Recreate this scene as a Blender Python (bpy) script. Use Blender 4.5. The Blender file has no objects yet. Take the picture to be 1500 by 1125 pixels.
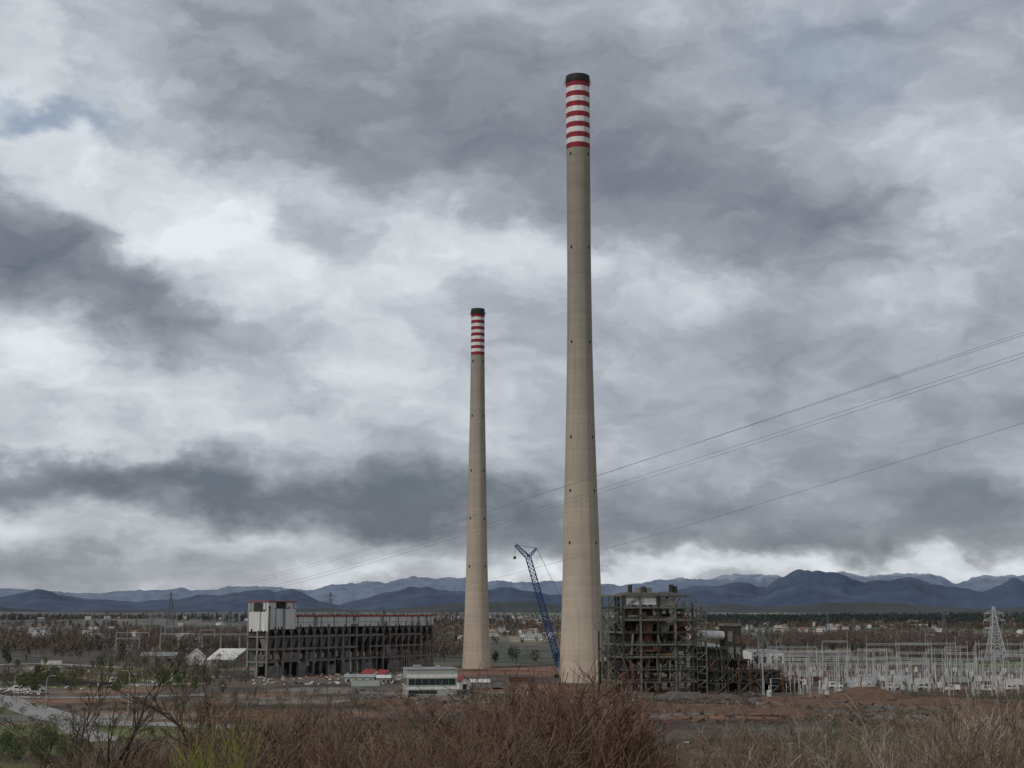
import bpy, math, random
import numpy as np
from mathutils import Vector, Matrix
random.seed(7); rng=np.random.default_rng(7)
S=bpy.context.scene
F=2080.0; H=31.0; PITCH=math.atan((898-562.5)/F); cp,sp=math.cos(PITCH),math.sin(PITCH)
# ---------- survey helpers (photo measurement -> world metres) ----------
def Zat(py,D):
    v=(562.5-py)/F
    return H+D*(v*cp+sp)/(cp-v*sp)
def Xat(px,D,z=0.0):
    return (px-750)/F*(D*cp+(z-H)*sp)
def G(px,py,z=0.0):
    v=(562.5-py)/F
    D=(z-H)*(cp-v*sp)/(v*cp+sp)
    return (Xat(px,D,z),D)
# ---------- numpy noise ----------
def _h(i,j,s):
    n=(i.astype(np.int64)*374761393+j.astype(np.int64)*668265263+s*974711)&0x7fffffff
    n=((n^(n>>13))*1274126177)&0x7fffffff
    n=n^(n>>16)
    return (n&0xffff)/65535.0
def vn(x,y,s=0):
    i=np.floor(x);j=np.floor(y);fx=x-i;fy=y-j
    fx=fx*fx*(3-2*fx);fy=fy*fy*(3-2*fy)
    return (_h(i,j,s)*(1-fx)+_h(i+1,j,s)*fx)*(1-fy)+(_h(i,j+1,s)*(1-fx)+_h(i+1,j+1,s)*fx)*fy
def fbm(x,y,o=4,s=0):
    x=np.asarray(x,float);y=np.asarray(y,float)
    a=0.5;t=0;w=0
    for k in range(o):
        t=t+a*vn(x,y,s+k);w+=a;a*=.5;x=x*2.03+11.3;y=y*2.03+5.1
    return t/w
def sst(a,b,x):
    t=np.clip((x-a)/(b-a),0,1);return t*t*(3-2*t)
def hz(x,y):
    x=np.asarray(x,float);y=np.asarray(y,float)
    h=29.4-0.135*np.maximum(y,0)
    k=3.0
    z=k*np.log1p(np.exp(np.clip(h/k,-30,30)))
    z=z+(fbm(x/14,y/14,3,3)-.5)*1.6*(1-sst(120,260,y))*sst(4,15,np.hypot(x,y))
    r=np.hypot(x,y)
    far=sst(2000,7000,r)
    z=z+far*24+(fbm(x/900,y/900,4,9)-.45)*34*sst(1500,5000,r)
    return z
def hzf(x,y): return float(hz(x,y))
# ---------- materials ----------
def nd(nt,t,**k):
    n=nt.nodes.new(t)
    for a,b in k.items(): setattr(n,a,b)
    return n
def mat(name,c1,c2=None,scale=1.0,rough=.85,bump=0.0,stretch=(1,1,1),metal=0,det=6,rnd=False):
    m=bpy.data.materials.new(name);m.use_nodes=True;nt=m.node_tree
    b=nt.nodes['Principled BSDF'];b.inputs['Roughness'].default_value=rough;b.inputs['Metallic'].default_value=metal
    b.inputs['Specular IOR Level'].default_value=.25
    if c2 is None: c2=tuple(c*.7 for c in c1)
    tc=nd(nt,'ShaderNodeTexCoord');mp=nd(nt,'ShaderNodeMapping');mp.inputs['Scale'].default_value=stretch
    nt.links.new(tc.outputs['Object'],mp.inputs[0])
    n=nd(nt,'ShaderNodeTexNoise');n.inputs['Scale'].default_value=scale;n.inputs['Detail'].default_value=det;n.inputs['Roughness'].default_value=.65
    nt.links.new(mp.outputs[0],n.inputs['Vector'])
    r=nd(nt,'ShaderNodeValToRGB');r.color_ramp.elements[0].position=.32;r.color_ramp.elements[1].position=.68
    r.color_ramp.elements[0].color=(*c2,1);r.color_ramp.elements[1].color=(*c1,1)
    nt.links.new(n.outputs[0],r.inputs[0])
    out=r.outputs[0]
    if rnd:
        oi=nd(nt,'ShaderNodeObjectInfo');mr=nd(nt,'ShaderNodeMapRange');mr.inputs[3].default_value=.6;mr.inputs[4].default_value=1.35
        nt.links.new(oi.outputs['Random'],mr.inputs[0])
        vm=nd(nt,'ShaderNodeVectorMath',operation='SCALE');nt.links.new(out,vm.inputs[0]);nt.links.new(mr.outputs[0],vm.inputs['Scale'])
        out=vm.outputs[0]
    nt.links.new(out,b.inputs['Base Color'])
    if bump:
        bp=nd(nt,'ShaderNodeBump');bp.inputs['Strength'].default_value=bump
        nt.links.new(n.outputs[0],bp.inputs['Height']);nt.links.new(bp.outputs[0],b.inputs['Normal'])
    return m
# ---------- mesh builder ----------
class MB:
    def __init__(s): s.v=[];s.f=[];s.m=[]
    def face(s,pts,mi=0):
        i=len(s.v);s.v+= [tuple(p) for p in pts];s.f.append(tuple(range(i,i+len(pts))));s.m.append(mi)
    def beam(s,p,q,w,mi=0,h=None):
        p=Vector(p);q=Vector(q);d=q-p
        if d.length<1e-5:return
        d.normalize();u=Vector((0,0,1)) if abs(d.z)<.95 else Vector((1,0,0))
        a=d.cross(u).normalized();b=a.cross(d).normalized();h=h or w
        i=len(s.v)
        for c in (p,q):
            for sa,sb in((-1,-1),(1,-1),(1,1),(-1,1)): s.v.append(tuple(c+a*sa*w/2+b*sb*h/2))
        for f in((0,1,2,3),(7,6,5,4),(0,4,5,1),(1,5,6,2),(2,6,7,3),(3,7,4,0)):
            s.f.append(tuple(i+k for k in f));s.m.append(mi)
    def obox(s,c,t,d0,d1,o0,o1,z0,z1,mi=0):
        """box oriented radially: c outward dir, t tangent"""
        i=len(s.v)
        for z in(z0,z1):
            for d,o in((d0,o0),(d1,o0),(d1,o1),(d0,o1)): s.v.append(tuple(c*d+t*o+Vector((0,0,z))))
        for f in((3,2,1,0),(4,5,6,7),(0,1,5,4),(1,2,6,5),(2,3,7,6),(3,0,4,7)):
            s.f.append(tuple(i+k for k in f));s.m.append(mi)
    def box(s,x0,x1,y0,y1,z0,z1,mi=0):
        i=len(s.v)
        for z in(z0,z1):
            for x,y in((x0,y0),(x1,y0),(x1,y1),(x0,y1)): s.v.append((x,y,z))
        for f in((3,2,1,0),(4,5,6,7),(0,1,5,4),(1,2,6,5),(2,3,7,6),(3,0,4,7)):
            s.f.append(tuple(i+k for k in f));s.m.append(mi)
    def hopper(s,x0,x1,y0,y1,z0,z1,k=.25,mi=0):
        i=len(s.v);cx=(x0+x1)/2;cy=(y0+y1)/2
        for z,q in((z0,k),(z1,1)):
            for x,y in((x0,y0),(x1,y0),(x1,y1),(x0,y1)): s.v.append((cx+(x-cx)*q,cy+(y-cy)*q,z))
        for f in((3,2,1,0),(4,5,6,7),(0,1,5,4),(1,2,6,5),(2,3,7,6),(3,0,4,7)):
            s.f.append(tuple(i+k2 for k2 in f));s.m.append(mi)
    def tube(s,p,q,r,mi=0,n=12,r2=None,cap=True):
        p=Vector(p);q=Vector(q);d=(q-p).normalized();u=Vector((0,0,1)) if abs(d.z)<.95 else Vector((1,0,0))
        a=d.cross(u).normalized();b=a.cross(d).normalized();i=len(s.v);r2=r if r2 is None else r2
        for c,rr in((p,r),(q,r2)):
            for k in range(n):
                t=2*math.pi*k/n;s.v.append(tuple(c+a*math.cos(t)*rr+b*math.sin(t)*rr))
        for k in range(n):
            k2=(k+1)%n;s.f.append((i+k,i+k2,i+n+k2,i+n+k));s.m.append(mi)
        if cap:
            s.f.append(tuple(i+k for k in range(n))[::-1]);s.m.append(mi);s.f.append(tuple(i+n+k for k in range(n)));s.m.append(mi)
    def lathe(s,prof,n=64,mi=0,cap=True):
        i=len(s.v)
        for z,r in prof:
            for k in range(n):
                t=2*math.pi*k/n;s.v.append((r*math.cos(t),r*math.sin(t),z))
        for j in range(len(prof)-1):
            for k in range(n):
                k2=(k+1)%n;s.f.append((i+j*n+k,i+j*n+k2,i+(j+1)*n+k2,i+(j+1)*n+k));s.m.append(mi)
        if cap:
            s.f.append(tuple(i+(len(prof)-1)*n+k for k in range(n)));s.m.append(mi)
    def lattice(s,p,q,w,n,c=.18,mi=0,w2=None):
        """square lattice truss from p to q"""
        p=Vector(p);q=Vector(q);d=(q-p).normalized();u=Vector((0,0,1)) if abs(d.z)<.95 else Vector((0,1,0))
        a=d.cross(u).normalized();b=a.cross(d).normalized();w2=w if w2 is None else w2
        R=[]
        for k in range(n+1):
            t=k/n;c0=p.lerp(q,t);ww=(w+(w2-w)*t)/2
            R.append([c0+a*ww*x+b*ww*y for x,y in((-1,-1),(1,-1),(1,1),(-1,1))])
        for j in range(4): s.beam(R[0][j],R[-1][j],c,mi)
        for k in range(n):
            for j in range(4):
                j2=(j+1)%4
                if (k+j)%2: s.beam(R[k][j],R[k+1][j2],c*.6,mi)
                else: s.beam(R[k][j2],R[k+1][j],c*.6,mi)
                s.beam(R[k][j],R[k][j2],c*.5,mi)
    def build(s,name,mats,loc=(0,0,0),rot=0,parent=None,smooth=False):
        me=bpy.data.meshes.new(name);me.from_pydata(s.v,[],s.f)
        for m in mats: me.materials.append(m)
        me.polygons.foreach_set('material_index',s.m)
        if smooth: me.polygons.foreach_set('use_smooth',[True]*len(s.f))
        me.update()
        o=bpy.data.objects.new(name,me);S.collection.objects.link(o)
        o.location=loc;o.rotation_euler=(0,0,rot)
        if parent: o.parent=parent
        return o
def empty(name,loc=(0,0,0),rot=0):
    o=bpy.data.objects.new(name,None);o.empty_display_size=1;S.collection.objects.link(o);o.location=loc;o.rotation_euler=(0,0,rot);return o
def npmesh(name,v,f,mats,smooth=False,mi=None):
    me=bpy.data.meshes.new(name);n=len(f);k=f.shape[1]
    me.vertices.add(len(v));me.vertices.foreach_set('co',v.astype(np.float32).ravel())
    me.loops.add(n*k);me.loops.foreach_set('vertex_index',f.astype(np.int32).ravel())
    me.polygons.add(n);me.polygons.foreach_set('loop_start',np.arange(0,n*k,k,dtype=np.int32));me.polygons.foreach_set('loop_total',np.full(n,k,dtype=np.int32))
    for m in mats: me.materials.append(m)
    if mi is not None: me.polygons.foreach_set('material_index',mi.astype(np.int32))
    me.polygons.foreach_set('use_smooth',np.full(n,smooth))
    me.update(calc_edges=True);me.validate()
    o=bpy.data.objects.new(name,me);S.collection.objects.link(o);return o

# ================= SKY =================
W=bpy.data.worlds.new("World");S.world=W;W.use_nodes=True;nt=W.node_tree;nt.nodes.clear()
L=nt.links.new
SUN_EL=math.radians(36);SUN_AZ=math.radians(222)
sky=nd(nt,'ShaderNodeTexSky',sky_type='NISHITA');sky.sun_disc=False;sky.sun_elevation=SUN_EL;sky.sun_rotation=SUN_AZ
bg1=nd(nt,'ShaderNodeBackground');bg1.inputs[1].default_value=.1;L(sky.outputs[0],bg1.inputs[0])
tc=nd(nt,'ShaderNodeTexCoord')
sep=nd(nt,'ShaderNodeSeparateXYZ');L(tc.outputs['Generated'],sep.inputs[0])
def M(op,a,b=None,c=None):
    n=nd(nt,'ShaderNodeMath',operation=op)
    for i,q in enumerate((a,b,c)):
        if q is None: continue
        if isinstance(q,(int,float)): n.inputs[i].default_value=q
        else: L(q,n.inputs[i])
    return n.outputs[0]
az=M('MULTIPLY',M('ARCTAN2',sep.outputs[0],sep.outputs[1]),57.2958)
el=M('MULTIPLY',M('ARCSINE',sep.outputs[2]),57.2958)
uv=nd(nt,'ShaderNodeCombineXYZ');L(az,uv.inputs[0]);L(el,uv.inputs[1])
def noise(vec,scale,det,rough=.55,dist=0.0,off=(0,0,0),sc=(1,1,1)):
    mp=nd(nt,'ShaderNodeMapping');mp.inputs['Location'].default_value=off;mp.inputs['Scale'].default_value=sc;L(vec,mp.inputs[0])
    n=nd(nt,'ShaderNodeTexNoise');n.inputs['Scale'].default_value=scale;n.inputs['Detail'].default_value=det;n.inputs['Roughness'].default_value=rough;n.inputs['Distortion'].default_value=dist
    L(mp.outputs[0],n.inputs['Vector']);return n
zc=M('ADD',M('MAXIMUM',sep.outputs[2],0.0),.14)
pl=nd(nt,'ShaderNodeCombineXYZ');L(M('DIVIDE',sep.outputs[0],zc),pl.inputs[0]);L(M('DIVIDE',sep.outputs[1],zc),pl.inputs[1])
w1=noise(uv.outputs[0],.25,5,.58,0,(3,7,0),(1,1.6,1))
sub=nd(nt,'ShaderNodeVectorMath',operation='SUBTRACT');L(w1.outputs['Color'],sub.inputs[0]);sub.inputs[1].default_value=(.5,.5,.5)
mul=nd(nt,'ShaderNodeVectorMath',operation='MULTIPLY');L(sub.outputs[0],mul.inputs[0]);mul.inputs[1].default_value=(7.5,4.2,0)
wuv=nd(nt,'ShaderNodeVectorMath',operation='ADD');L(uv.outputs[0],wuv.inputs[0]);L(mul.outputs[0],wuv.inputs[1])
def blob(px,py,rx,ry,ro,am):
    dx=(px-750)/F;dv=(562.5-py)/F
    d=Vector((dx,cp-dv*sp,sp+dv*cp)).normalized()
    a=math.degrees(math.atan2(d.x,d.y));e=math.degrees(math.asin(d.z))
    mp=nd(nt,'ShaderNodeMapping',vector_type='TEXTURE');mp.inputs['Location'].default_value=(a,e,0);mp.inputs['Rotation'].default_value=(0,0,math.radians(ro));mp.inputs['Scale'].default_value=(rx*1.25/36.3,ry*1.25/36.3,1)
    L(wuv.outputs[0],mp.inputs[0])
    ln=nd(nt,'ShaderNodeVectorMath',operation='LENGTH');L(mp.outputs[0],ln.inputs[0])
    mr=nd(nt,'ShaderNodeMapRange',interpolation_type='SMOOTHSTEP');L(ln.outputs['Value'],mr.inputs[0])
    mr.inputs[1].default_value=0.05;mr.inputs[2].default_value=1;mr.inputs[3].default_value=am;mr.inputs[4].default_value=0
    return mr.outputs[0]
BL=[ # measured cloud masses: px,py,rx,ry,rot,amount
(40,80,300,150,0,.24),(150,270,420,80,-14,.26),(320,375,380,100,-12,.22),(560,345,300,80,-5,.18),(700,350,200,80,0,.20),
(500,470,330,110,-10,.13),(120,560,380,130,0,.26),(40,480,180,110,0,.12),(920,430,240,80,0,.15),(1390,350,160,110,-25,.22),(1440,240,160,90,0,.10),
(870,836,750,30,0,.30),(1300,833,320,24,0,.16),(600,560,300,90,-10,.12),(60,655,220,36,0,.14),(100,775,460,34,-3,.12),(430,645,260,40,-5,.06),
(520,60,700,150,-3,-.14),(760,210,520,130,-12,-.16),(1020,270,380,160,-5,-.14),(1240,340,240,90,-8,-.18),(380,175,260,60,-15,-.12),
(80,385,260,100,-28,-.38),(290,485,230,65,-22,-.30),(0,300,130,100,-10,-.16),(100,695,480,46,-5,-.36),(500,725,460,56,-5,-.38),(800,750,360,60,-3,-.24),
(1360,745,440,80,0,-.28),(1100,580,420,140,-10,-.08),(480,350,110,46,-20,-.20),(230,835,450,40,0,-.14),(1100,790,500,30,0,-.14),(1470,560,200,130,0,-.08)]
acc=None
for b in BL:
    o=blob(*b);acc=o if acc is None else M('ADD',acc,o)
n1=noise(pl.outputs[0],1.5,6,.5,0,(1.3,4.2,0))
n2=noise(wuv.outputs[0],.33,6,.52,0,(11,2,0),(.75,1.5,1))
v=M('ADD',M('ADD',acc,.555),M('MULTIPLY',M('SUBTRACT',n1.outputs[0],.5),.52))
v=M('ADD',v,M('MULTIPLY',M('SUBTRACT',n2.outputs[0],.5),.66))
cr=nd(nt,'ShaderNodeValToRGB');L(v,cr.inputs[0]);R=cr.color_ramp
R.elements[0].position=.02;R.elements[0].color=(.125,.142,.178,1)
R.elements[1].position=1;R.elements[1].color=(.82,.865,.905,1)
for p,c in((.22,(.195,.215,.25)),(.40,(.285,.305,.345)),(.57,(.41,.435,.48)),(.74,(.58,.615,.655)),(.88,(.71,.75,.79))):
    x=R.elements.new(p);x.color=(*c,1)
bg2=nd(nt,'ShaderNodeBackground');L(cr.outputs[0],bg2.inputs[0]);bg2.inputs[1].default_value=1
thin=M('ADD',M('ADD',blob(60,168,120,24,0,.6),blob(1210,100,170,70,-10,.30)),M('ADD',blob(1300,20,260,60,0,.15),.06))
mx=nd(nt,'ShaderNodeMixShader');L(thin,mx.inputs[0])
L(bg2.outputs[0],mx.inputs[1]);L(bg1.outputs[0],mx.inputs[2])
wo=nd(nt,'ShaderNodeOutputWorld');L(mx.outputs[0],wo.inputs[0])
sl=bpy.data.lights.new('sun','SUN');sl.energy=1.5;sl.angle=math.radians(12);sl.color=(1,.95,.88)
so=bpy.data.objects.new('sun',sl);S.collection.objects.link(so)
sd=Vector((math.sin(SUN_AZ)*math.cos(SUN_EL),math.cos(SUN_AZ)*math.cos(SUN_EL),math.sin(SUN_EL)))
so.rotation_euler=(-sd).to_track_quat('-Z','Y').to_euler()

# ================= TERRAIN =================
ang=np.concatenate([np.arange(-180,-42,4),np.arange(-42,42,.2),np.arange(42,180,4)])
ang=np.radians(ang);NA=len(ang)
rad=np.concatenate([np.arange(1,200,3.0),200*1.0145**np.arange(0,350)]);NR=len(rad)
A,Rr=np.meshgrid(ang,rad)
X=Rr*np.sin(A);Y=Rr*np.cos(A);Zt=hz(X,Y)
V=np.stack([X,Y,Zt],-1).reshape(-1,3)
i,j=np.meshgrid(np.arange(NR-1),np.arange(NA),indexing='ij')
j2=(j+1)%NA
Fq=np.stack([i*NA+j,i*NA+j2,(i+1)*NA+j2,(i+1)*NA+j],-1).reshape(-1,4)[:,::-1]
gm=bpy.data.materials.new('ground');gm.use_nodes=True;g=gm.node_tree;gb=g.nodes['Principled BSDF'];gb.inputs['Roughness'].default_value=.95;gb.inputs['Specular IOR Level'].default_value=.1
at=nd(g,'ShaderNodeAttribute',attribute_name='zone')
tcg=nd(g,'ShaderNodeTexCoord')
def gn(scale,det,ro=.65):
    n=nd(g,'ShaderNodeTexNoise');n.inputs['Scale'].default_value=scale;n.inputs['Detail'].default_value=det;n.inputs['Roughness'].default_value=ro
    g.links.new(tcg.outputs['Object'],n.inputs['Vector']);return n
a1=gn(.03,10,.7);a2=gn(.35,8,.7)
mr1=nd(g,'ShaderNodeMapRange');g.links.new(a1.outputs[0],mr1.inputs[0]);mr1.inputs[1].default_value=.35;mr1.inputs[2].default_value=.65;mr1.inputs[3].default_value=.45;mr1.inputs[4].default_value=1.6
mr2=nd(g,'ShaderNodeMapRange');g.links.new(a2.outputs[0],mr2.inputs[0]);mr2.inputs[1].default_value=.3;mr2.inputs[2].default_value=.7;mr2.inputs[3].default_value=.6;mr2.inputs[4].default_value=1.4
mm=nd(g,'ShaderNodeMath',operation='MULTIPLY');g.links.new(mr1.outputs[0],mm.inputs[0]);g.links.new(mr2.outputs[0],mm.inputs[1])
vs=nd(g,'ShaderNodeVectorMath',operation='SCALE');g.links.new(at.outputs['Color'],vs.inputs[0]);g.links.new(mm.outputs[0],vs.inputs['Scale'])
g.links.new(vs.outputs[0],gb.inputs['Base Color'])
bp=nd(g,'ShaderNodeBump');bp.inputs['Strength'].default_value=.6;bp.inputs['Distance'].default_value=.5;g.links.new(a2.outputs[0],bp.inputs['Height']);g.links.new(bp.outputs[0],gb.inputs['Normal'])
ground=npmesh('ground',V,Fq,[gm],smooth=True)
x=V[:,0];y=V[:,1];r=np.hypot(x,y)
brown=np.array([.11,.085,.062]);red=np.array([.19,.098,.058]);grass=np.array([.11,.135,.042]);dark=np.array([.05,.046,.042]);tan=np.array([.26,.22,.15]);green=np.array([.12,.17,.055]);wood=np.array([.08,.067,.052])
col=np.tile(brown,(len(x),1))
def lay(c,m):
    global col
    col=col*(1-m[:,None])+c*m[:,None]
lay(grass,sst(.45,.58,fbm(x/40,y/40,4,21)+ .16*(x<-100))*(1-sst(380,470,y))*.9)
site=sst(330,420,y)*(1-sst(800,900,y))
lay(red,site*sst(.42,.58,fbm(x/50,y/40,4,31))*.9)
lay(dark,site*sst(.48,.6,fbm(x/60,y/50,4,41))*.75)
lay(np.array([.17,.16,.14]),site*sst(.55,.68,fbm(x/70,y/40,4,47))*.8)
pad=site*(1-sst(-190,-130,x))
lay(np.array([.18,.17,.15]),pad*.7*sst(.35,.6,fbm(x/60,y/60,3,57)))
lay(grass,pad*sst(.48,.6,fbm(x/45,y/45,3,67))*.85)
farm=sst(850,950,r)
ca_,sa_=math.cos(.35),math.sin(.35)
xr=x*ca_+y*sa_;yr=-x*sa_+y*ca_
wx=(fbm(x/300,y/300,3,81)-.5)*160
cell=_h(np.floor((xr+wx)/170),np.floor((yr-wx)/290),77)
lay(wood,farm)
lay(tan,farm*(cell>.58)*sst(1100,1300,r)*(.35+.65*(x>0)))
lay(tan*.7,farm*(cell>.45)*(cell<=.58)*(x>-100))
lay(green*.85,farm*(cell<.24)*(.3+.7*(x>-60)))
lay(np.array([.068,.066,.05]),farm*sst(.5,.58,fbm(x/300,y/500,4,51))*.8)
m=np.exp(-(((x-340)/130)**2+((y-890)/60)**2)*1.5);lay(green,np.clip(m*1.4,0,1)*(y<960)*.8)
haze=1-np.exp(-r/9000)  # distance haze painted into the ground colour, paler and bluer far away
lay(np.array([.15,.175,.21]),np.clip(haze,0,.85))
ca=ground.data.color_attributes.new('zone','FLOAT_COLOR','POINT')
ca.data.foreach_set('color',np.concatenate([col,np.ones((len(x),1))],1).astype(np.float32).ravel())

# ================= MOUNTAINS =================
def mountains(name,prof,D0,depth,c1,c2,snow=None,rough=.5,seed=0,gain=1.0):
    px=np.array([p[0] for p in prof],float);py=np.array([p[1] for p in prof],float)
    na,nr=1300,90
    an=np.radians(np.linspace(-46,46,na));rr=np.linspace(0,1,nr)
    pxx=750+np.tan(an)*F*1.0
    base=np.array([Zat(p,D0+depth*.45) for p in np.interp(np.clip(pxx,px[0],px[-1]),px,py)])*gain
    off=(pxx<0)|(pxx>1500)
    base=base+np.where(off,(fbm(an*30,an*0,3,seed)-.5)*base*.6,0)
    base=base*(1+.26*(fbm(an*70,an*0+3,5,seed+31)-.5))
    A2,T=np.meshgrid(an,rr);Dd=D0+depth*T
    shape=np.where(T<.45,sst(0,.45,T)**.8,1-.8*sst(.45,1,T))
    X=Dd*np.tan(A2);Y=Dd
    n=fbm(X/1000,Y/1500,5,seed+5);rid=1-np.abs(2*n-1)*1.0
    Zm=base[None,:]*shape*(1-rough*1.2*(1-rid)*(1-.7*np.exp(-((T-.45)/.1)**2)))+ (fbm(X/260,Y/300,4,seed+8)-.5)*base[None,:]*.18
    Zm=Zm-40*(T<.01)
    V=np.stack([X,Y,Zm],-1).reshape(-1,3)
    i,j=np.meshgrid(np.arange(nr-1),np.arange(na-1),indexing='ij')
    f=np.stack([i*na+j,i*na+j+1,(i+1)*na+j+1,(i+1)*na+j],-1).reshape(-1,4)
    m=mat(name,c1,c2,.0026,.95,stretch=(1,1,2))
    if snow:
        t=m.node_tree;b=t.nodes['Principled BSDF'];src=b.inputs['Base Color'].links[0].from_socket
        gz=nd(t,'ShaderNodeNewGeometry');s3=nd(t,'ShaderNodeSeparateXYZ');t.links.new(gz.outputs['Position'],s3.inputs[0])
        nn=nd(t,'ShaderNodeTexNoise');nn.inputs['Scale'].default_value=.003;nn.inputs['Detail'].default_value=8
        t.links.new(gz.outputs['Position'],nn.inputs['Vector'])
        ad=nd(t,'ShaderNodeMath',operation='MULTIPLY_ADD');t.links.new(nn.outputs[0],ad.inputs[0]);ad.inputs[1].default_value=500;t.links.new(s3.outputs[2],ad.inputs[2])
        q=nd(t,'ShaderNodeMapRange');t.links.new(ad.outputs[0],q.inputs[0]);q.inputs[1].default_value=snow;q.inputs[2].default_value=snow+160
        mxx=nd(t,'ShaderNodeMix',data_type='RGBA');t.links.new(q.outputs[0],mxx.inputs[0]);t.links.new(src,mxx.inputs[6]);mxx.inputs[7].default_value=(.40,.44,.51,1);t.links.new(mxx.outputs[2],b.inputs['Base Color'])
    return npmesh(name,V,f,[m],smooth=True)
mountains('mountain_range',[(0,864),(120,868),(380,860),(450,866),(520,856),(600,846),(680,849),(760,854),(900,856),(1000,853),(1080,844),(1200,845),(1300,843),(1400,850),(1500,848)],20000,6000,(.18,.225,.30),(.12,.155,.225),snow=810,seed=3,gain=1.06)  # pale blue base colours stand in for air haze over the far range
mountains('mountain_range',[(0,876),(60,866),(110,876),(200,882),(300,874),(380,866),(430,862),(470,882),(500,888),(560,868),(620,862),(680,868),(750,864),(830,873),(900,876),(1000,864),(1060,851),(1120,855),(1170,838),(1240,846),(1300,848),(1380,857),(1440,868),(1480,853),(1500,858)],11000,4500,(.075,.105,.165),(.038,.058,.10),seed=11,rough=.7,gain=1.05)  # blue tint of the nearer range is aerial haze put into its colour
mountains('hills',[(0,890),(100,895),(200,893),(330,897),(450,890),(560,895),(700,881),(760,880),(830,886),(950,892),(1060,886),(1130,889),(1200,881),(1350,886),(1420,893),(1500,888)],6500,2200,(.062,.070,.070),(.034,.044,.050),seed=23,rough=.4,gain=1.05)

# ================= CHIMNEYS =================
def concrete_chimney_mat():
    m=bpy.data.materials.new('chimney_concrete');m.use_nodes=True;t=m.node_tree;b=t.nodes['Principled BSDF'];b.inputs['Roughness'].default_value=.9;b.inputs['Specular IOR Level'].default_value=.15
    tc=nd(t,'ShaderNodeTexCoord');s=nd(t,'ShaderNodeSeparateXYZ');t.links.new(tc.outputs['Object'],s.inputs[0])
    def MM(op,a,bb=None):
        n=nd(t,'ShaderNodeMath',operation=op)
        for k,q in enumerate((a,bb)):
            if q is None: continue
            if isinstance(q,(int,float)): n.inputs[k].default_value=q
            else: t.links.new(q,n.inputs[k])
        return n.outputs[0]
    zz=MM('DIVIDE',s.outputs[2],2.4);fl=MM('FLOOR',zz);fr=MM('FRACT',zz)
    wn=nd(t,'ShaderNodeTexWhiteNoise',noise_dimensions='1D');t.links.new(fl,wn.inputs['W'])
    joint=MM('MULTIPLY',MM('LESS_THAN',fr,.12),.08)
    def nz(sc,st,d=6):
        mp=nd(t,'ShaderNodeMapping');mp.inputs['Scale'].default_value=st;t.links.new(tc.outputs['Object'],mp.inputs[0])
        n=nd(t,'ShaderNodeTexNoise');n.inputs['Scale'].default_value=sc;n.inputs['Detail'].default_value=d;n.inputs['Roughness'].default_value=.65;t.links.new(mp.outputs[0],n.inputs['Vector']);return n.outputs[0]
    st=nz(.7,(1,1,.015));bl=nz(.12,(1,1,.35));hb=nz(.11,(.05,.05,1),8)
    k=MM('ADD',.36,MM('MULTIPLY',wn.outputs[0],.10));k=MM('SUBTRACT',k,joint)
    k=MM('ADD',k,MM('MULTIPLY',st,.52));k=MM('ADD',k,MM('MULTIPLY',bl,.46));k=MM('ADD',k,MM('MULTIPLY',hb,.32))
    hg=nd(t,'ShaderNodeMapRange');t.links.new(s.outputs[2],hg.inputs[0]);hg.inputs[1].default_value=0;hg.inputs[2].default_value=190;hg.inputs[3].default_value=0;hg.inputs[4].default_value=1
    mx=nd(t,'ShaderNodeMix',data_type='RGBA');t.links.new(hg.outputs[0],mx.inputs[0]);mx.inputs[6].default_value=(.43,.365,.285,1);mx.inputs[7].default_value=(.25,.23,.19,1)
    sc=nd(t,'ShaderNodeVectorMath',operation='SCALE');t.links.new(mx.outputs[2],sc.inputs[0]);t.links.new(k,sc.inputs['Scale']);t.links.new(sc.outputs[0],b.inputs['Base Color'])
    return m
MC=concrete_chimney_mat()
MR=mat('red_paint',(.27,.022,.035),(.16,.018,.024),.5,.7,stretch=(1,1,.15))
MW=mat('white_paint',(.74,.73,.72),(.48,.47,.46),.5,.7,stretch=(1,1,.15))
MK=mat('soot_black',(.035,.04,.04),(.018,.02,.02),.5,.7)
MD=mat('dark_opening',(.02,.02,.02),(.01,.01,.01))
MS=mat('galvanised_steel',(.48,.49,.49),(.30,.31,.31),.6,.55)
MG=mat('grey_ladder_steel',(.18,.17,.16),(.12,.115,.11))
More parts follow.
